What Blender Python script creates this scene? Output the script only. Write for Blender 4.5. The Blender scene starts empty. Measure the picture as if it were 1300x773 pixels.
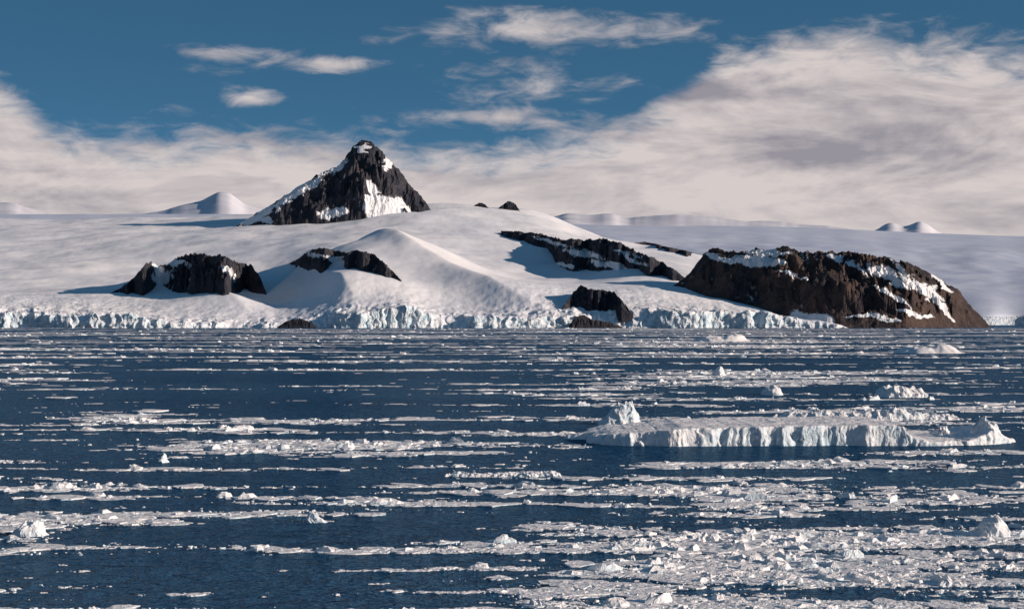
import bpy, math, numpy as np
from mathutils import Vector
rng=np.random.default_rng(7)
F=2426.0; CX=650.0; HY=409.0; CH=12.0
scene=bpy.context.scene
def wx(px,d): return (px-CX)/F*d
def wz(py,d): return CH+(HY-py)/F*d
# ---------------------------------------------------------------- noise
def _h(ix,iy,seed):
    n=(ix*374761393+iy*668265263+seed*1274126177)&0xffffffff
    n=((n^(n>>13))*1274126177)&0xffffffff
    n=n^(n>>16)
    return n
def perlin(x,y,seed=0):
    x=np.asarray(x,float);y=np.asarray(y,float)
    x0=np.floor(x).astype(np.int64);y0=np.floor(y).astype(np.int64)
    fx=x-x0;fy=y-y0
    u=fx*fx*fx*(fx*(fx*6-15)+10);v=fy*fy*fy*(fy*(fy*6-15)+10)
    def g(ix,iy,dx,dy):
        a=(_h(ix,iy,seed)&0xffff)*(2*math.pi/65536)
        return np.cos(a)*dx+np.sin(a)*dy
    a=g(x0,y0,fx,fy);b=g(x0+1,y0,fx-1,fy);c=g(x0,y0+1,fx,fy-1);d=g(x0+1,y0+1,fx-1,fy-1)
    return ((a*(1-u)+b*u)*(1-v)+(c*(1-u)+d*u)*v)*1.45
def fbm(x,y,o=4,seed=0,gain=0.5):
    s=0;a=1;t=0
    for i in range(o):
        s=s+a*perlin(x*2**i+i*17.3,y*2**i-i*9.1,seed+i);t+=a;a*=gain
    return s/t*1.4
def ridged(x,y,o=4,seed=0,gain=0.55):
    s=0;a=1;t=0
    for i in range(o):
        s=s+a*(1-2*np.abs(perlin(x*2**i+i*11.3,y*2**i+i*5.7,seed+i)));t+=a;a*=gain
    return s/t
def sst(e0,e1,x):
    t=np.clip((x-e0)/(e1-e0),0,1);return t*t*(3-2*t)
def herm(xk,yk,x):
    xk=np.asarray(xk,float);yk=np.asarray(yk,float)
    m=np.gradient(yk,xk,axis=0)
    x=np.clip(x,xk[0],xk[-1]);i=np.clip(np.searchsorted(xk,x)-1,0,len(xk)-2)
    h=xk[i+1]-xk[i];t=(x-xk[i])/h
    if yk.ndim>1: h=h[:,None];t=t[:,None]
    return ((2*t**3-3*t**2+1)*yk[i]+(t**3-2*t**2+t)*h*m[i]+(-2*t**3+3*t**2)*yk[i+1]+(t**3-t**2)*h*m[i+1])
# ---------------------------------------------------------------- mesh helpers
def mesh_from(name,verts,loops,starts,mat,smooth=True,attrs=None):
    me=bpy.data.meshes.new(name)
    me.vertices.add(len(verts));me.vertices.foreach_set("co",np.ascontiguousarray(verts,dtype=np.float32).ravel())
    me.loops.add(len(loops));me.loops.foreach_set("vertex_index",np.ascontiguousarray(loops,dtype=np.int32))
    me.polygons.add(len(starts));me.polygons.foreach_set("loop_start",np.ascontiguousarray(starts,dtype=np.int32))
    me.update(calc_edges=True)
    me.polygons.foreach_set("use_smooth",np.full(len(starts),smooth,dtype=bool))
    if attrs:
        for k,v in attrs.items():
            a=me.attributes.new(k,'FLOAT','POINT');a.data.foreach_set("value",np.ascontiguousarray(v,dtype=np.float32).ravel())
    me.materials.append(mat)
    ob=bpy.data.objects.new(name,me);scene.collection.objects.link(ob)
    return ob
def grid_obj(name,X,Y,Z,mat,smooth=True,attrs=None,keep=None):
    r,c=X.shape
    idx=np.arange(r*c).reshape(r,c)
    q=np.stack([idx[:-1,:-1],idx[:-1,1:],idx[1:,1:],idx[1:,:-1]],-1).reshape(-1,4)
    V=np.stack([X,Y,Z],-1).reshape(-1,3)
    if keep is not None:
        k=keep.ravel();q=q[k[q].any(axis=1)]
        used=np.zeros(r*c,bool);used[q.ravel()]=True
        mp=np.cumsum(used)-1;q=mp[q];V=V[used]
    return mesh_from(name,V,q.ravel(),np.arange(len(q))*4,mat,smooth,attrs)
# ---------------------------------------------------------------- node helper
class NT:
    def __init__(s,tree): s.t=tree;s.n=tree.nodes;s.l=tree.links
    def new(s,ty,**k):
        n=s.n.new(ty)
        for a,b in k.items(): setattr(n,a,b)
        return n
    def put(s,sock,v):
        if isinstance(v,bpy.types.NodeSocket): s.l.new(v,sock)
        else: sock.default_value=v
    def m(s,op,a,b=0.0,c=0.0,clamp=False):
        n=s.n.new('ShaderNodeMath');n.operation=op;n.use_clamp=clamp
        s.put(n.inputs[0],a);s.put(n.inputs[1],b);s.put(n.inputs[2],c);return n.outputs[0]
    def mr(s,v,a,b,c=0.0,d=1.0,smooth=True):
        n=s.n.new('ShaderNodeMapRange');n.interpolation_type='SMOOTHSTEP' if smooth else 'LINEAR'
        s.put(n.inputs['Value'],v);s.put(n.inputs['From Min'],a);s.put(n.inputs['From Max'],b)
        s.put(n.inputs['To Min'],c);s.put(n.inputs['To Max'],d);return n.outputs['Result']
    def mix(s,f,a,b):
        n=s.n.new('ShaderNodeMix');n.data_type='RGBA'
        s.put(n.inputs[0],f);s.put(n.inputs[6],a);s.put(n.inputs[7],b);return n.outputs[2]
    def xyz(s,x,y,z):
        n=s.n.new('ShaderNodeCombineXYZ');s.put(n.inputs[0],x);s.put(n.inputs[1],y);s.put(n.inputs[2],z);return n.outputs[0]
    def sep(s,v):
        n=s.n.new('ShaderNodeSeparateXYZ');s.put(n.inputs[0],v);return n.outputs
    def noise(s,vec,scale,detail=4,rough=0.5,dist=0.0):
        n=s.n.new('ShaderNodeTexNoise');s.put(n.inputs['Vector'],vec);n.inputs['Scale'].default_value=scale
        n.inputs['Detail'].default_value=detail;n.inputs['Roughness'].default_value=rough;n.inputs['Distortion'].default_value=dist
        return n.outputs['Fac']
    def vmul(s,v,t):
        n=s.n.new('ShaderNodeVectorMath');n.operation='MULTIPLY';s.put(n.inputs[0],v);n.inputs[1].default_value=t;return n.outputs[0]
    def bump(s,h,dist,strength=1.0,normal=None):
        n=s.n.new('ShaderNodeBump');s.put(n.inputs['Height'],h);n.inputs['Distance'].default_value=dist
        n.inputs['Strength'].default_value=strength
        if normal is not None: s.l.new(normal,n.inputs['Normal'])
        return n.outputs[0]
def new_mat(name):
    m=bpy.data.materials.new(name);m.use_nodes=True;t=NT(m.node_tree);b=m.node_tree.nodes['Principled BSDF'];return m,t,b
def C(r,g,b): return (r,g,b,1.0)

# snow -------------------------------------------------
def snow_mat(name,col=C(.90,.87,.86),ice=C(.44,.62,.71),bs=1.0,icemax=.85):
    m,t,b=new_mat(name)
    g=t.new('ShaderNodeNewGeometry');P=g.outputs['Position']
    nz=t.sep(g.outputs['True Normal'])[2]
    steep=t.mr(nz,0.80,0.45)
    n1=t.noise(P,0.003,3,.55)
    n2=t.noise(t.vmul(P,(1,1,1.2)),0.06,4,.65)
    n3=t.noise(t.vmul(P,(.35,1,1)),0.02,5,.6,.5)
    snow=t.mix(t.mr(n1,.35,.65),col,C(col[0]*.90,col[1]*.92,col[2]*.96))
    icec=t.mix(t.mr(n2,.35,.65),ice,C(.82,.84,.85))
    base=t.mix(t.m('MULTIPLY',steep,icemax),snow,icec)
    t.l.new(base,b.inputs['Base Color'])
    b.inputs['Roughness'].default_value=.75;b.inputs['Specular IOR Level'].default_value=.2
    h=t.m('ADD',t.m('MULTIPLY',n3,2.8*bs),t.m('MULTIPLY',t.m('MULTIPLY',n2,steep),12.0*bs))
    t.l.new(t.bump(h,1.0,.9),b.inputs['Normal'])
    return m
def rock_mat(name,c1,c2,snow=C(.86,.85,.85)):
    m,t,b=new_mat(name)
    g=t.new('ShaderNodeNewGeometry');P=g.outputs['Position']
    a=t.new('ShaderNodeAttribute',attribute_name='snow').outputs['Fac']
    n1=t.noise(P,.012,4,.6);n2=t.noise(t.vmul(P,(1,1,.6)),.05,6,.75);n3=t.noise(P,.3,3,.6)
    rock=t.mix(t.mr(n1,.35,.65),c1,c2)
    rock=t.mix(t.mr(n2,.5,.72),rock,C(c2[0]*1.5,c2[1]*1.5,c2[2]*1.5))
    f=t.m('ADD',a,t.m('MULTIPLY',t.m('SUBTRACT',n2,.5),1.9))
    f=t.mr(f,.42,.60)
    t.l.new(t.mix(f,rock,snow),b.inputs['Base Color'])
    b.inputs['Roughness'].default_value=.9;b.inputs['Specular IOR Level'].default_value=.15
    h=t.m('ADD',t.m('MULTIPLY',n2,26.0),t.m('MULTIPLY',n3,3.0))
    h=t.m('MULTIPLY',h,t.m('SUBTRACT',1.0,t.m('MULTIPLY',f,.75)))
    t.l.new(t.bump(h,1.0,.9),b.inputs['Normal'])
    return m
def seaice_mat(name,scale=1.0):
    m,t,b=new_mat(name)
    g=t.new('ShaderNodeNewGeometry');P=g.outputs['Position']
    nz=t.sep(g.outputs['True Normal'])[2];z=t.sep(P)[2]
    n=t.noise(P,2.0*scale,4,.65);n2=t.noise(P,.15*scale,2,.5)
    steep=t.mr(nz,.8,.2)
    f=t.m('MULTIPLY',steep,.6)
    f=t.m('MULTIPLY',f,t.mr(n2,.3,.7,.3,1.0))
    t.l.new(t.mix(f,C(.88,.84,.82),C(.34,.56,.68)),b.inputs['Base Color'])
    b.inputs['Roughness'].default_value=.6;b.inputs['Specular IOR Level'].default_value=.3
    t.l.new(t.bump(n,.3/scale,.8),b.inputs['Normal'])
    return m
M_snow=snow_mat('glacier_snow')
M_far=snow_mat('haze_tinted_snow',C(.64,.67,.76),C(.5,.62,.72),2.0)  # aerial haze over the far ice cap is tinted into this snow colour
M_farh=snow_mat('hazy_snow',C(.80,.77,.80),C(.80,.77,.80),.3,0)  # haze in front of the hills is painted into their colour
M_rock=rock_mat('dark_rock',C(.036,.040,.056),C(.076,.072,.082))
M_brown=rock_mat('brown_rock',C(.052,.044,.050),C(.135,.092,.076))
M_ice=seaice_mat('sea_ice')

# ================================================================= SNOW COAST
PX=[-400,0,100,200,300,350,400,450,500,560,620,680,740,800,870,940,1000,1060,1120]
D =[4030,4300,4700,5200,5800,6500,7200,8500,9800]
T=np.array([
[394,394,398,405,411,411,403,396,394,399,407,404,402,396,391,395,402,411,430],
[378,380,384,392,402,404,392,380,382,392,402,398,394,388,386,390,402,413,440],
[360,370,370,376,386,388,366,350,356,372,386,388,380,372,370,380,396,414,445],
[340,350,350,352,352,352,338,328,330,342,356,364,362,352,350,362,387,412,445],
[318,325,325,325,320,318,312,308,310,315,327,334,335,330,332,350,380,412,445],
[298,305,304,302,298,296,293,290,287,290,295,303,312,318,325,345,380,412,445],
[288,290,290,288,284,282,280,275,268,264,270,280,298,312,322,345,382,415,445],
[278,279,279,277,275,274,275,275,270,266,266,270,294,316,330,350,385,418,450],
[290,291,291,290,288,288,288,288,286,284,284,290,312,330,345,365,395,425,455]],float)
RIDGES=[((450,5200),(690,4080),74,95,380),((372,4980),(450,4120),64,72,330),((190,4950),(330,4120),50,140,120)]
def Sz(px,d):
    A=herm(PX,T.T,px)
    Dk=np.array(D,float);m=np.gradient(A,Dk,axis=1)
    dc=np.clip(d,Dk[0],Dk[-1]);i=np.clip(np.searchsorted(Dk,dc)-1,0,len(Dk)-2)
    cc=np.broadcast_to(np.arange(len(px))[None,:],d.shape)
    h=Dk[i+1]-Dk[i];t=(dc-Dk[i])/h
    py=((2*t**3-3*t**2+1)*A[cc,i]+(t**3-2*t**2+t)*h*m[cc,i]+(-2*t**3+3*t**2)*A[cc,i+1]+(t**3-t**2)*h*m[cc,i+1])
    z=wz(py,d)
    x=wx(px[None,:],d)
    for (a,b,H,fw,bw) in RIDGES:
        ax,ay=wx(a[0],a[1]),a[1];bx,by=wx(b[0],b[1]),b[1]
        L=math.hypot(bx-ax,by-ay);ux,uy=(bx-ax)/L,(by-ay)/L
        al=((x-ax)*ux+(d-ay)*uy)/L
        s=-( (x-ax)*uy-(d-ay)*ux)
        s=s+26*fbm(x/420,d/420,2,91)
        e=sst(-.12,.2,al)*sst(1.12,.75,al)
        s=np.where(s>0,s/bw,-s/fw)
        z=z+H*e*np.exp(-s**1.4)
    return z
def shore(px):
    x=wx(px,4000)
    return 3985+70*fbm(x/420,x*0+.5,3,5)+12*fbm(x/70,x*0+3.3,4,6)
npx=np.linspace(-330,1120,1450)
t1=np.array([-3,0,1.5,3,4.5,6,8,10,13,17,22,28,35,44,54,65])
t2=65+ (np.linspace(0,1,400)[1:]**1.35)*5600
tt=np.concatenate([t1,t2])
sh=shore(npx)
Dg=sh[None,:]+tt[:,None]
Xg=wx(npx[None,:],Dg)
Zs=Sz(npx,np.maximum(Dg,4030))
Xc=wx(npx,4000)
wcl=9+60*sst(.0,.4,fbm(Xc/150,Xc*0+2.2,3,19))+8*ridged(Xc/30,Xc*0,2,20)
cl=sst(0,1,tt[:,None]/wcl[None,:])**.8
cn=26*fbm(Xc/150,Xc*0+8,4,15)[None,:]+8*fbm(Xg/24,Dg/24,4,16)
fade=np.exp(-np.maximum(tt,0)/130)[:,None]
Zt=Zs+cn*fade*.9*sst(1075,980,npx)[None,:]
crev=ridged(Xg/60,Dg/38,5,31)
pn=npx[None,:]
zone=.12+.88*sst(240,150,pn)+.5*sst(640,700,pn)*sst(980,900,pn)
fade2=np.exp(-np.maximum(tt,0)/300)[:,None]*zone
Zt=Zt-11*fade2*np.clip(crev-.1,0,1)
Zt=Zt+ (14*fbm(Xg/420,Dg/420,3,41)+1.4*fbm(Xg/70,Dg/110,3,44))*sst(50,500,tt)[:,None]
Zg=-4+(np.maximum(Zt,-30)+4)*cl
cw=sst(140,60,tt)[:,None]
Dg2=Dg+cw*(9*ridged(Xg/30,Zg/24,4,48)+6*fbm(Xg/12,Zg/12,3,49)-4)
Xg2=Xg+cw*6*fbm(Xg/17,Zg/12,3,47)
grid_obj('snow_covered_coast',Xg2,Dg2,Zg,M_snow)

# ================================================================= ROCK BUILDER
def blob(px,py,B):
    m=np.full(px.shape,-1.0)
    for (cx,cy,rx,ry,an) in B:
        a=math.radians(an);dx=px-cx;dy=py-cy
        u=(dx*math.cos(a)+dy*math.sin(a))/rx;v=(-dx*math.sin(a)+dy*math.cos(a))/ry
        m=np.maximum(m,1-np.sqrt(u*u+v*v))
    return m
def find_d(px,bpy_):
    ds=np.linspace(4035,8400,700)[:,None]*np.ones((1,len(px)))
    z=Sz(px,ds);py=HY-(z-CH)*F/ds
    ok=py<=bpy_[None,:]
    i=np.argmax(ok,axis=0);i[~ok.any(axis=0)]=600
    return ds[i,np.arange(len(px))]
def rock(name,sil,bot,mat,d0=None,face=42,back=28,snow=[],gul=1.0,seed=1,dens=1.5,snowbase=-.1,rows=150,sink=6,rag=1.6,brag=0.0):
    sil=np.array(sil,float);bot=np.array(bot,float)
    p0,p1=sil[0,0],sil[-1,0]
    px=np.linspace(p0,p1,int((p1-p0)*dens)+2)
    s=np.interp(px,sil[:,0],sil[:,1]);b=np.interp(px,bot[:,0],bot[:,1])
    s=s+ (rag*fbm(px/12,px*0+seed,5,seed+50,.6))*np.clip((b-s)/12,0,1)
    b=b+brag*fbm(px/16,px*0+seed,3,seed+60)
    if d0 is None:
        dd=find_d(px,b);k=6
        dd=np.convolve(np.pad(dd,k,mode='edge'),np.ones(2*k+1)/(2*k+1),'valid')
    else:
        d0=np.array(d0,float);dd=np.interp(px,d0[:,0],d0[:,1])
    H=np.maximum(b-s,0)/F*dd
    L=np.maximum(H/math.tan(math.radians(face)),12)
    Lm=L.max()
    q=np.concatenate([np.linspace(-.35,0,16)[:-1],np.linspace(0,1,int(rows*.62)),1+np.linspace(0,2.2,int(rows*.38))[1:]**1.3])
    tg=q[:,None]*L[None,:]
    d=dd[None,:]+tg
    x=wx(px[None,:],d)
    zb=wz(b,dd)-sink;zt=wz(s,dd+L)
    zt=np.maximum(zt,zb)
    Hh=zt-zb
    am=Hh[None,:]*gul
    g1=ridged(x/(Lm*.42),d/(Lm*1.1),5,seed+3)-.25
    g2=ridged(x/(Lm*.13),d/(Lm*.3),4,seed+13)-.3
    g3=ridged(x/(Lm*.7)+d/(Lm*1.0),d/(Lm*1.6),3,seed+43)-.25
    w=sst(0,.30,q)[:,None]*sst(1.0,.8,q)[:,None]
    qq=q[:,None]
    prof=np.where(qq<1,np.sign(qq)*np.abs(qq)**.95,1)
    z=zb[None,:]+Hh[None,:]*prof
    py0=HY-(z-CH)*F/d; pxx=np.broadcast_to(px[None,:],z.shape)
    wq=fbm(x/70,z/45,5,seed+33,.6);wr=fbm(x/55,z/30,5,seed+36,.6)
    calm=1-.6*sst(-.1,.25,blob(pxx+13*wq,py0+7*wr,snow))
    z=z+am*w*(.28*g1+.13*g2+.2*g3)*calm
    nb=am*.05*fbm(x/(Lm*.06),d/(Lm*.06),4,seed+23)*calm
    z=z+nb*sst(-.1,.3,q)[:,None]
    z=np.where(qq<1,np.minimum(z,zb[None,:]+Hh[None,:]*(0.34+.70*np.clip(qq,0,1))+am*.05),z)
    bs=math.tan(math.radians(back))
    z=np.where(qq>=1,zt[None,:]-(d-(dd+L)[None,:])*bs+nb,z)
    py=HY-(z-CH)*F/d
    sn=blob(pxx+13*wq,py+7*wr,snow)
    gully=-(g1*.6+g2*.6+g3*.3)
    a=np.where(sn>0,.5+sn*1.5,.5+sn*1.2)
    a=np.clip(a,-.4,1.3)
    a=np.maximum(a,.2+snowbase+gully*.6)
    return grid_obj(name,x,d,z,mat,True,{'snow':a})

# main pyramid peak
rock('rocky_mountain_peak',
 [(290,292),(314,278),(345,259),(380,236),(400,224),(415,216),(430,211),(440,199),(449,187),(456,181),(463,179),(470,183),(484,190),(492,203),(505,215),(520,233),(540,256),(556,280),(578,296)],
 [(290,302),(360,296),(440,296),(500,290),(578,302)],M_rock,d0=[(290,7000),(400,6880),(440,6860),(480,6850),(578,7000)],face=43,back=45,
 snow=[(378,243,72,6,-33),(340,266,40,5,-28),(424,270,20,8,-12),(420,213,20,5,-15),(488,265,32,19,16),(470,242,8,18,-20),(497,205,8,11,30),(460,188,7,5,10),(325,280,22,5,0)],
 seed=3,dens=2.2,rows=230,gul=.9,snowbase=-.02)
rock('nunatak',[(594,268),(600,262),(608,257),(616,260),(624,268)],[(594,270),(624,270)],M_rock,d0=[(594,7700),(624,7700)],seed=21,dens=3,face=40,back=35,sink=2,snowbase=.1)
rock('nunatak',[(628,271),(634,263),(645,255),(654,259),(662,271)],[(628,272),(662,272)],M_rock,d0=[(628,7600),(662,7600)],seed=27,dens=3,face=45,back=35,sink=2)
# left coastal outcrop
rock('rock_outcrop',[(140,372),(160,362),(172,350),(184,338),(192,333),(200,338),(214,335),(224,328),(240,323),(262,324),(285,327),(300,333),(318,338),(330,350),(338,372)],
 [(140,374),(180,376),(205,362),(230,372),(290,376),(310,366),(338,376)],M_rock,face=36,back=8,seed=41,dens=2.4,snow=[(205,350,10,14,-25),(222,334,16,4,10),(290,345,14,4,30)],snowbase=.1,rag=3,brag=5,gul=1.4)
rock('rock_outcrop',[(364,336),(380,328),(392,318),(405,315),(425,318),(440,321),(455,319),(475,323),(492,338),(510,356)],
 [(364,337),(385,340),(405,345),(430,332),(450,338),(480,345),(510,358)],M_rock,face=32,back=7,seed=47,dens=2.4,snow=[(428,330,16,6,20),(398,323,14,3,10)],snowbase=.14,rag=2.5,brag=4,gul=1.4)
rock('rock_outcrop',[(636,293),(660,294),(690,299),(715,305),(740,306),(770,304),(795,313),(820,324),(845,336),(872,354)],
 [(636,296),(660,306),(690,316),(705,335),(725,345),(760,344),(800,346),(872,357)],M_rock,face=26,back=5,seed=53,dens=2.2,snow=[(742,322,26,4,12),(700,308,24,2.5,15),(775,337,30,4,12),(800,326,24,2.5,20),(720,338,14,3,5)],snowbase=.13,rag=3,brag=5,gul=1.4)
rock('rock_outcrop',[(800,309),(820,307),(850,314),(870,318),(888,323)],[(800,311),(888,326)],M_rock,face=30,back=6,seed=59,dens=2.2,snowbase=.15,rag=2,brag=2)
rock('rock_outcrop',[(714,390),(728,372),(736,363),(750,368),(765,369),(780,371),(790,382),(804,400)],
 [(714,391),(730,388),(750,393),(775,392),(804,402)],M_rock,face=44,back=9,seed=61,dens=3,snowbase=.02,rag=3,brag=3,gul=1.4)
rock('rock_outcrop',[(722,414),(730,402),(742,400),(752,406),(775,409),(790,415)],[(722,416),(790,416)],M_rock,d0=[(722,3930),(790,3930)],face=50,back=10,seed=67,dens=3,snowbase=-.1,sink=3)
rock('rock_outcrop',[(352,415),(365,407),(380,404),(396,409),(402,415)],[(352,416),(402,416)],M_rock,d0=[(352,3930),(402,3930)],face=50,back=10,seed=71,dens=3,snowbase=-.1,sink=3)
# big right headland
rock('rocky_headland',
 [(850,366),(870,352),(882,340),(893,322),(905,318),(930,321),(960,317),(1000,315),(1022,322),(1050,319),(1080,321),(1105,326),(1130,331),(1160,339),(1190,353),(1215,368),(1235,392),(1258,415)],
 [(850,368),(880,372),(900,380),(950,390),(1000,402),(1040,413),(1258,416)],M_brown,
 d0=[(850,4650),(900,4450),(950,4300),(1000,4200),(1050,4120),(1150,4080),(1258,4300)],face=27,back=20,seed=83,dens=2.2,rows=260,gul=1.15,rag=2.5,brag=2,
 snow=[(955,331,50,6,3),(975,321,34,4,2),(1128,350,36,6,28),(1165,362,50,5,40),(1195,385,34,4,50),(1135,378,30,3,30),(1040,405,34,6,15),(908,327,14,3,0),(1060,327,12,2.5,20),(1192,360,20,4,35),(1110,402,34,3,5),(1090,340,20,3,30),(1160,398,30,3,12),(1010,350,20,2,20)],snowbase=.1)

# ================================================================= FAR ICE CAP + HILLS
pxf=np.linspace(-700,2100,700);tf=np.linspace(0,1,160)
skyl=herm([-700,0,300,600,700,850,950,1050,1180,1300,1500,2100],[274,272,272,275,283,287,287,290,296,300,301,300],pxf)
Df=8000+200*fbm(pxf/150,pxf*0,3,9)[None,:]+(tf**1.2)[:,None]*7000
pyf=406+(skyl[None,:]-406)*(tf[:,None]**.62)
pyf[0,:]=420
Xf=wx(pxf[None,:],Df);Zf=wz(pyf,Df)+ (30*fbm(Xf/900,Df/1400,4,12)+0)*sst(.0,.2,tf)[:,None]*sst(1.0,.6,tf)[:,None]
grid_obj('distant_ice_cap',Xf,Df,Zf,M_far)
hs=np.array([(-700,262),(-300,272),(-60,262),(0,257),(15,256),(30,262),(60,272),(150,276),(205,268),(240,258),(262,253),(270,245),(285,243),(297,247),(306,258),(340,268),(420,278),(660,286),(700,276),(722,270),(745,272),(762,273),(775,270),(795,277),(825,274),(860,272),(900,276),(950,281),(1000,284),(1060,290),(1105,294),(1118,290),(1128,280),(1140,286),(1152,290),(1162,280),(1176,282),(1192,296),(1300,310),(1700,305),(2100,290)],float)
pxh=np.linspace(-700,2100,1600)
sh2=np.interp(pxh,hs[:,0],hs[:,1]);k=5;sh2=np.convolve(np.pad(sh2,k,mode='edge'),np.ones(2*k+1)/(2*k+1),'valid')+1.2*fbm(pxh/40,pxh*0,3,77)
qh=np.concatenate([np.linspace(0,1,60),1+np.linspace(0,1,20)[1:]])
dh=15500+qh[:,None]*4500+0*pxh[None,:]
xh=wx(pxh[None,:],dh)
base=312.0
ph=base+(sh2[None,:]-base)*np.where(qh<1,np.sin(qh*math.pi/2)**.9,1-(qh-1)**2*.9)[:,None]
zh=wz(ph,dh)+35*fbm(xh/1100+dh/1200,dh/1100,3,88)*(sst(0,.4,qh)*sst(1,.7,qh))[:,None]
zh[0,:]=-5
grid_obj('distant_snow_hills',xh,dh,zh,M_farh)

# ================================================================= SEA
m,t,b=new_mat('sea_water')
P=t.new('ShaderNodeNewGeometry').outputs['Position']
n1=t.noise(t.vmul(P,(.6,1,1)),.5,3,.6,.3);n2=t.noise(P,2.4,3,.6);n3=t.noise(t.vmul(P,(.5,1,1)),.02,2,.5)
t.n.remove(b)
nrm=t.bump(t.m('ADD',t.m('MULTIPLY',n1,2.6),t.m('MULTIPLY',n2,.8)),1.0,1.0)
df=t.new('ShaderNodeBsdfDiffuse');gl=t.new('ShaderNodeBsdfGlossy');mx=t.new('ShaderNodeMixShader');fr=t.new('ShaderNodeFresnel')
fr.inputs['IOR'].default_value=1.33;t.l.new(nrm,fr.inputs['Normal']);t.l.new(nrm,df.inputs['Normal']);t.l.new(nrm,gl.inputs['Normal'])
t.l.new(t.mix(t.mr(n3,.3,.7),C(.010,.056,.130),C(.020,.084,.170)),df.inputs['Color'])
gl.inputs['Color'].default_value=C(.60,.84,1.0);gl.inputs['Roughness'].default_value=.13
t.l.new(t.m('MULTIPLY',fr.outputs[0],.74),mx.inputs[0]);t.l.new(df.outputs[0],mx.inputs[1]);t.l.new(gl.outputs[0],mx.inputs[2])
t.l.new(mx.outputs[0],t.n['Material Output'].inputs['Surface'])
M_sea=m
gx=np.concatenate([[-60000,-20000],np.linspace(-6000,6000,13),[20000,60000]]);gy=np.concatenate([[-20000,-5000],np.linspace(0,10000,11),[30000,90000]])
GX,GY=np.meshgrid(gx,gy);grid_obj('sea',GX,GY,GX*0.0,M_sea)

# ================================================================= DRIFT ICE
def mask(x,y):
    u=x/(.16*y+8);v=np.log(y)
    v=v+.02*fbm(u*.7,v*5,2,151)
    a=fbm(u*.75,v*6,3,101);b_=fbm(u*.75,v*20,3,111);c=fbm(u*3.2,v*55,4,121,.6)
    far=sst(200,1200,y)
    near=sst(170,120,y)
    return .30*a+.60*b_+.36*c+.09*far+.11*near
TH=.20
rpx=np.arange(-180,1480,1.3);ry=np.exp(np.linspace(math.log(70),math.log(3900),1350))
RX=wx(rpx[None,:],ry[:,None]);RY=ry[:,None]+0*RX
mk=mask(RX,RY)
fine=fbm(RX/(.009*RY+.3),np.log(RY)*90,4,131,.6)
cell=ridged(RX/(.016*RY+.4),np.log(RY)*60,3,141)
mm=mk+.26*fine-.30*np.clip(cell-.42,0,1)*2-TH
hgt=sst(0,.06,mm)*(.03+.025*(RY/150)**.4)+np.clip(mm,0,.5)*.26*np.clip(fine+.1,0,1.2)*(RY/150)**.3
ZZ=-.025+hgt
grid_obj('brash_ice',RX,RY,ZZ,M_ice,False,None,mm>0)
def sample(n,lo,hi,p,thr,soft=.12):
    out=[];tot=0
    while tot<n:
        k=n*3;r=rng.random(k)
        if p==0: y=lo*(hi/lo)**r
        else: y=(lo**(-p)+(hi**(-p)-lo**(-p))*r)**(-1/p)
        x=(rng.random(k)-.5)*.72*y
        q=mask(x,y)
        ok=q+(rng.random(k)-.5)*soft>thr
        out.append(np.stack([x[ok],y[ok],q[ok]],-1));tot+=ok.sum()
    return np.concatenate(out)[:n]
def chunks(P,R,Hh,n,rings,jit,el=1.0):
    N=len(P);k=len(rings)
    ang=np.linspace(0,2*math.pi,n,endpoint=False)[None,:]+(rng.random((N,n))-.5)*.5
    rot=rng.random(N)*math.pi*2
    e=1+rng.random(N)*el
    shape=1+(rng.random((N,n))-.5)*jit
    V=[]
    offx=(rng.random(N)-.5)*.9;offy=(rng.random(N)-.5)*.9
    for j,(rf,zf) in enumerate(rings):
        r=R[:,None]*shape*rf*(1+(rng.random((N,n))-.5)*jit*.4)
        s=j/max(1,k-1)
        lx=r*np.cos(ang)+offx[:,None]*R[:,None]*s*(1-rf);ly=r*np.sin(ang)+offy[:,None]*R[:,None]*s*(1-rf)
        z=Hh[:,None]*zf*(1+(rng.random((N,n))-.5)*(jit*1.3 if zf>0 else 0))
        V.append((lx,ly,z))
    lx=offx[:,None]*R[:,None]*.5;ly=offy[:,None]*R[:,None]*.5
    V.append((lx,ly,Hh[:,None]*(rings[-1][1]*.95)))
    LX=np.concatenate([v[0] for v in V],1);LY=np.concatenate([v[1] for v in V],1);LZ=np.concatenate([v[2]+0*v[0] for v in V],1)
    LX=LX*e[:,None]
    c,s_=np.cos(rot)[:,None],np.sin(rot)[:,None]
    X=P[:,0:1]+LX*c-LY*s_;Y=P[:,1:2]+LX*s_+LY*c
    nv=LX.shape[1]
    f=[];st=[];pos=0
    for j in range(k-1):
        for i in range(n):
            i2=(i+1)%n
            f+= [j*n+i,j*n+i2,(j+1)*n+i2,(j+1)*n+i];st.append(pos);pos+=4
    for i in range(n):
        f+=[(k-1)*n+i,(k-1)*n+(i+1)%n,k*n];st.append(pos);pos+=3
    f=np.array(f);st=np.array(st)
    loops=(f[None,:]+np.arange(N)[:,None]*nv).ravel();starts=(st[None,:]+np.arange(N)[:,None]*pos).ravel()
    return np.stack([X,Y,LZ],-1).reshape(-1,3),loops,starts
parts=[]
S=sample(4200,70,2500,.6,TH+.04,.12)
sc=(S[:,1]/150)**.75
parts.append(chunks(S,(.2+rng.random(len(S))**3*1.2)*sc,(.04+.07*rng.random(len(S)))*np.minimum(sc,3),10,[(1.04,-.6),(1,.8),(.93,1)],.55,1.0))
S=sample(12000,75,3900,.1,TH+.14,.2)
sc=(S[:,1]/150)**.45
r=(.05+rng.random(len(S))**7*.48)*sc
parts.append(chunks(S,r,r*(.35+.5*rng.random(len(S))),8,[(1.05,-.4),(1,.5),(.65,1)],.7,1.0))
S=sample(15000,70,500,.8,TH,.2)
r=(.025+rng.random(len(S))**3*.10)*(S[:,1]/120)**.5
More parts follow.
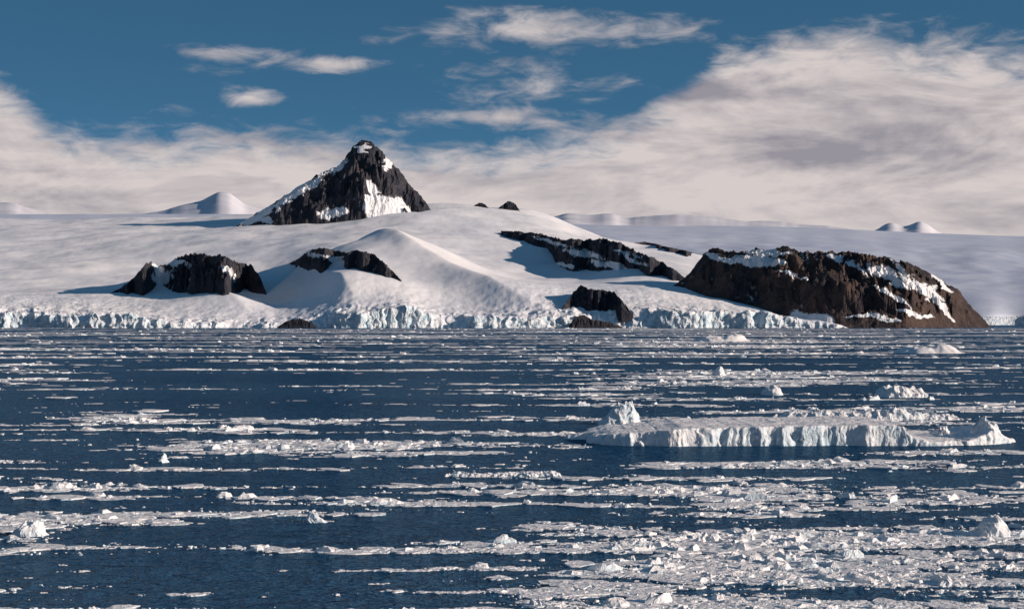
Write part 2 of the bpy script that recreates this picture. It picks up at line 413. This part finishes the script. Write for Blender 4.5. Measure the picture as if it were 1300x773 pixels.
parts.append(chunks(S,r,r*(.3+.7*rng.random(len(S))),6,[(1.05,-.4),(.7,1)],.6,1.0))
VV=[];LL=[];SS=[];vo=0;lo=0
for v,l,s in parts:
    VV.append(v);LL.append(l+vo);SS.append(s+lo);vo+=len(v);lo+=len(l)
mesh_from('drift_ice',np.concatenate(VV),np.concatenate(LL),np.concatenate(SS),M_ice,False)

# ================================================================= FLOES / BERGS
def berg(name,pxc,pyw,wpx,dep,hts,seed,cell=.10,power=3.0,rough=.25,flat=.8,edge=.25,hs=1.0):
    d=F*CH/(pyw-HY);W=wpx/F*d;k=W/2
    xc=wx(pxc,d)
    nx=min(1000,int(W/cell));ny=min(420,int(dep/cell))
    a=np.linspace(-1.04,1.04,nx)[None,:];c=np.linspace(-1.1,1.1,ny)[:,None]
    X=a*k+0*c;Y=c*dep/2+0*a
    r=(np.abs(a)**power+np.abs(c)**power)**(1/power)
    r=r+.16*fbm(X/(dep*.4),Y/(dep*.4),5,seed,.6)
    hh=np.array(hts,float);h=np.interp((a+1)/2,hh[:,0],hh[:,1])/F*d*hs
    h=h*(flat+(1-flat)*ridged(X/(dep*.25),Y/(dep*.25),4,seed+2)*1.2)
    h=h+rough*fbm(X/(dep*.12),Y/(dep*.12),5,seed+3)+rough*.5*ridged(X/(dep*.05),Y/(dep*.05),3,seed+4)*.6
    e=sst(1.0,1.0-edge*2/dep*1.6,r)
    Z=-.6+(np.maximum(h,.12)+.6)*e
    X2=X+ .30*fbm(Z*1.1+9,X*.7,3,seed+6);Y2=Y+.30*fbm(X*.7,Z*1.3,4,seed+7)
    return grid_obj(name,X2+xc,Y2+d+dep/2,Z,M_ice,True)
berg('ice_floe',1014,566,575,20,[(0,5),(.05,10),(.10,16),(.14,17),(.2,20),(.25,24),(.45,26),(.70,28),(.735,26),(.75,11),(.8,6),(.88,6),(.92,12),(.95,20),(.97,14),(1,4)],201,.07,5,.12,.95,.4,.93)
berg('iceberg',790,540,84,6,[(0,8),(.3,16),(.45,27),(.65,28),(.8,16),(1,6)],211,.05,2.2,.3,.7,1.3)
berg('iceberg',1258,562,64,5,[(0,8),(.2,18),(.45,30),(.6,27),(.8,16),(1,6)],217,.05,2.2,.3,.6,.9)
berg('iceberg',1200,558,50,4,[(0,5),(.3,12),(.6,15),(1,4)],219,.05,2.2,.25,.5,.8)
berg('ice_floe',1110,534,330,8,[(0,4),(.3,12),(.45,8),(.6,16),(.7,8),(1,4)],221,.08,2.5,.25,.4,1.0)
berg('iceberg',1150,505,95,9,[(0,6),(.4,16),(.6,11),(.8,16),(1,5)],231,.1,2.2,.4,.6,1.8)
berg('iceberg',1265,684,90,3.2,[(0,6),(.3,20),(.6,28),(.8,24),(1,12)],241,.03,2.2,.12,.7,.8)
berg('iceberg',32,682,70,2.5,[(0,10),(.4,18),(.7,20),(1,10)],251,.03,2.2,.12,.7,.6)
berg('iceberg',402,664,40,1.5,[(0,6),(.3,18),(.6,10),(1,4)],261,.02,2.0,.08,.7,.4)
berg('iceberg',205,588,36,2.5,[(0,8),(.5,12),(1,6)],271,.04,2.2,.1,.7,.8)
berg('iceberg',920,434,90,40,[(0,3),(.3,8),(.5,6),(.7,11),(1,4)],281,.8,2.2,.8,.6,6)
berg('iceberg',1190,449,110,40,[(0,4),(.3,9),(.5,7),(.7,13),(1,4)],291,.7,2.2,.8,.6,6)
berg('iceberg',915,478,26,6,[(0,8),(.5,12),(1,6)],301,.08,2.0,.3,.7,1.3)
berg('iceberg',985,502,40,8,[(0,6),(.5,12),(1,4)],311,.1,2.0,.3,.7,1.5)
berg('iceberg',640,606,200,3,[(0,2),(.2,6),(.35,3),(.6,5),(.8,7),(1,3)],321,.04,2.5,.08,.4,.4)

# ================================================================= LIGHT + SKY
SAZ=math.radians(108);SEL=math.radians(16)
sv=Vector((math.sin(SAZ)*math.cos(SEL),math.cos(SAZ)*math.cos(SEL),math.sin(SEL)))
L=bpy.data.lights.new('sun','SUN');L.energy=5.0;L.angle=math.radians(.5);L.color=(1.0,.84,.72)
lo_=bpy.data.objects.new('sun',L);lo_.rotation_euler=sv.to_track_quat('Z','Y').to_euler();scene.collection.objects.link(lo_)
w=bpy.data.worlds.new('World');scene.world=w;w.use_nodes=True
try:
    w.cycles.sampling_method='MANUAL';w.cycles.sample_map_resolution=512
except Exception as ex: print(ex)
t=NT(w.node_tree);bg=t.n['Background'];bg.inputs['Strength'].default_value=.1
tc=t.new('ShaderNodeTexCoord').outputs['Generated']
x,y,z=t.sep(tc)
sky=t.new('ShaderNodeTexSky',sky_type='NISHITA',sun_disc=False,sun_elevation=SEL,sun_rotation=SAZ)
up=t.m('ADD',t.m('MULTIPLY',t.m('ABSOLUTE',z),4.0),.15)
nv=t.new('ShaderNodeVectorMath',operation='NORMALIZE');t.l.new(t.xyz(x,y,up),nv.inputs[0]);t.l.new(nv.outputs[0],sky.inputs['Vector'])
tint=t.new('ShaderNodeMix',data_type='RGBA',blend_type='MULTIPLY');tint.inputs[0].default_value=1
t.l.new(sky.outputs[0],tint.inputs[6]);tint.inputs[7].default_value=C(.48,.96,1.12)
U=t.m('MULTIPLY',t.m('ARCTAN2',x,y),F);V=t.m('MULTIPLY',t.m('ARCSINE',z),F)
vec=t.xyz(t.m('MULTIPLY',U,1/240),t.m('MULTIPLY',V,1/85),0.0)
nA=t.noise(vec,1.0,6,.58,.35)
nD=t.noise(vec,4.0,5,.6,.5)
nB=t.noise(t.xyz(t.m('MULTIPLY',U,1/420),t.m('MULTIPLY',V,1/55),3.7),1.0,4,.6,.4)
vec2=t.xyz(t.m('ADD',t.m('MULTIPLY',U,1/240),.05),t.m('ADD',t.m('MULTIPLY',V,1/85),.14),0.0)
nC=t.noise(vec2,1.0,6,.58,.35)
fc=t.new('ShaderNodeFloatCurve');cv=fc.mapping.curves[0]
pts=[(-900,280),(-650,308),(-560,248),(-400,242),(-250,238),(-100,228),(40,236),(120,256),(210,305),(300,352),(480,366),(650,345),(900,300)]
def fx(v): return (v+1000)/2000
cv.points[0].location=(0,.5);cv.points[1].location=(1,.5)
for a_,b_ in pts: cv.points.new(fx(a_),b_/500)
fc.mapping.update()
t.l.new(t.m('MULTIPLY',t.m('ADD',U,1000),1/2000,clamp=True),fc.inputs['Value'])
top_=t.m('MULTIPLY',fc.outputs[0],500)
dens=t.m('MULTIPLY',t.m('SUBTRACT',top_,V),1/45)
dens=t.m('MINIMUM',dens,1.45)
dens=t.m('MAXIMUM',dens,-2.0)
def ell(px,py,rx,ry):
    a=t.m('MULTIPLY',t.m('SUBTRACT',U,px-CX),1/rx);b=t.m('MULTIPLY',t.m('SUBTRACT',V,HY-py),1/ry)
    return t.m('SUBTRACT',1,t.m('SQRT',t.m('ADD',t.m('MULTIPLY',a,a),t.m('MULTIPLY',b,b))))
for (ex,ey,ea,eb,k0) in [(312,73,90,22,.1),(415,85,80,15,.15),(705,42,210,30,.0),(320,128,60,18,.3),(690,110,260,60,.55),(640,150,240,26,.35)]:
    k=ell(ex,ey,ea,eb);k=t.m('SUBTRACT',t.m('MULTIPLY',k,1.1),k0+.2)
    dens=t.m('MAXIMUM',dens,k)
dn=t.m('ADD',t.m('ADD',dens,t.m('MULTIPLY',t.m('SUBTRACT',nA,.5),2.4)),t.m('MULTIPLY',t.m('SUBTRACT',nD,.5),1.9))
cov=t.mr(dn,-.2,1.05)
cov=t.m('MAXIMUM',cov,t.mr(V,200,120,0,.95))
lit=t.m('MULTIPLY',t.m('SUBTRACT',nA,nC),3.6)
sh_=t.m('ADD',t.m('ADD',.20,t.m('MULTIPLY',t.m('SUBTRACT',nB,.5),1.8)),lit)
dk=t.m('MAXIMUM',t.m('MAXIMUM',ell(1080,190,260,40),ell(880,120,90,26)),0.0)
sh_=t.m('ADD',sh_,t.m('MULTIPLY',dk,1.0),clamp=True)
ccol=t.mix(sh_,C(7.0,6.25,6.05),C(3.2,2.98,3.35))
low=t.mr(V,20,170,1,0)
ccol=t.mix(t.m('MULTIPLY',low,.65),ccol,C(5.6,4.95,4.9))
out=t.mix(t.m('MULTIPLY',cov,.95),tint.outputs[2],ccol)
t.l.new(out,bg.inputs['Color'])

# ================================================================= CAMERA
cam=bpy.data.cameras.new('camera');co=bpy.data.objects.new('camera',cam);scene.collection.objects.link(co)
cam.sensor_width=36;cam.lens=36*F/1300;cam.clip_start=1;cam.clip_end=150000
co.location=(0,0,CH);co.rotation_euler=(math.radians(90)+math.atan((HY-386.5)/F),0,0)
scene.camera=co
scene.view_settings.view_transform='Standard';scene.view_settings.look='None';scene.view_settings.exposure=0
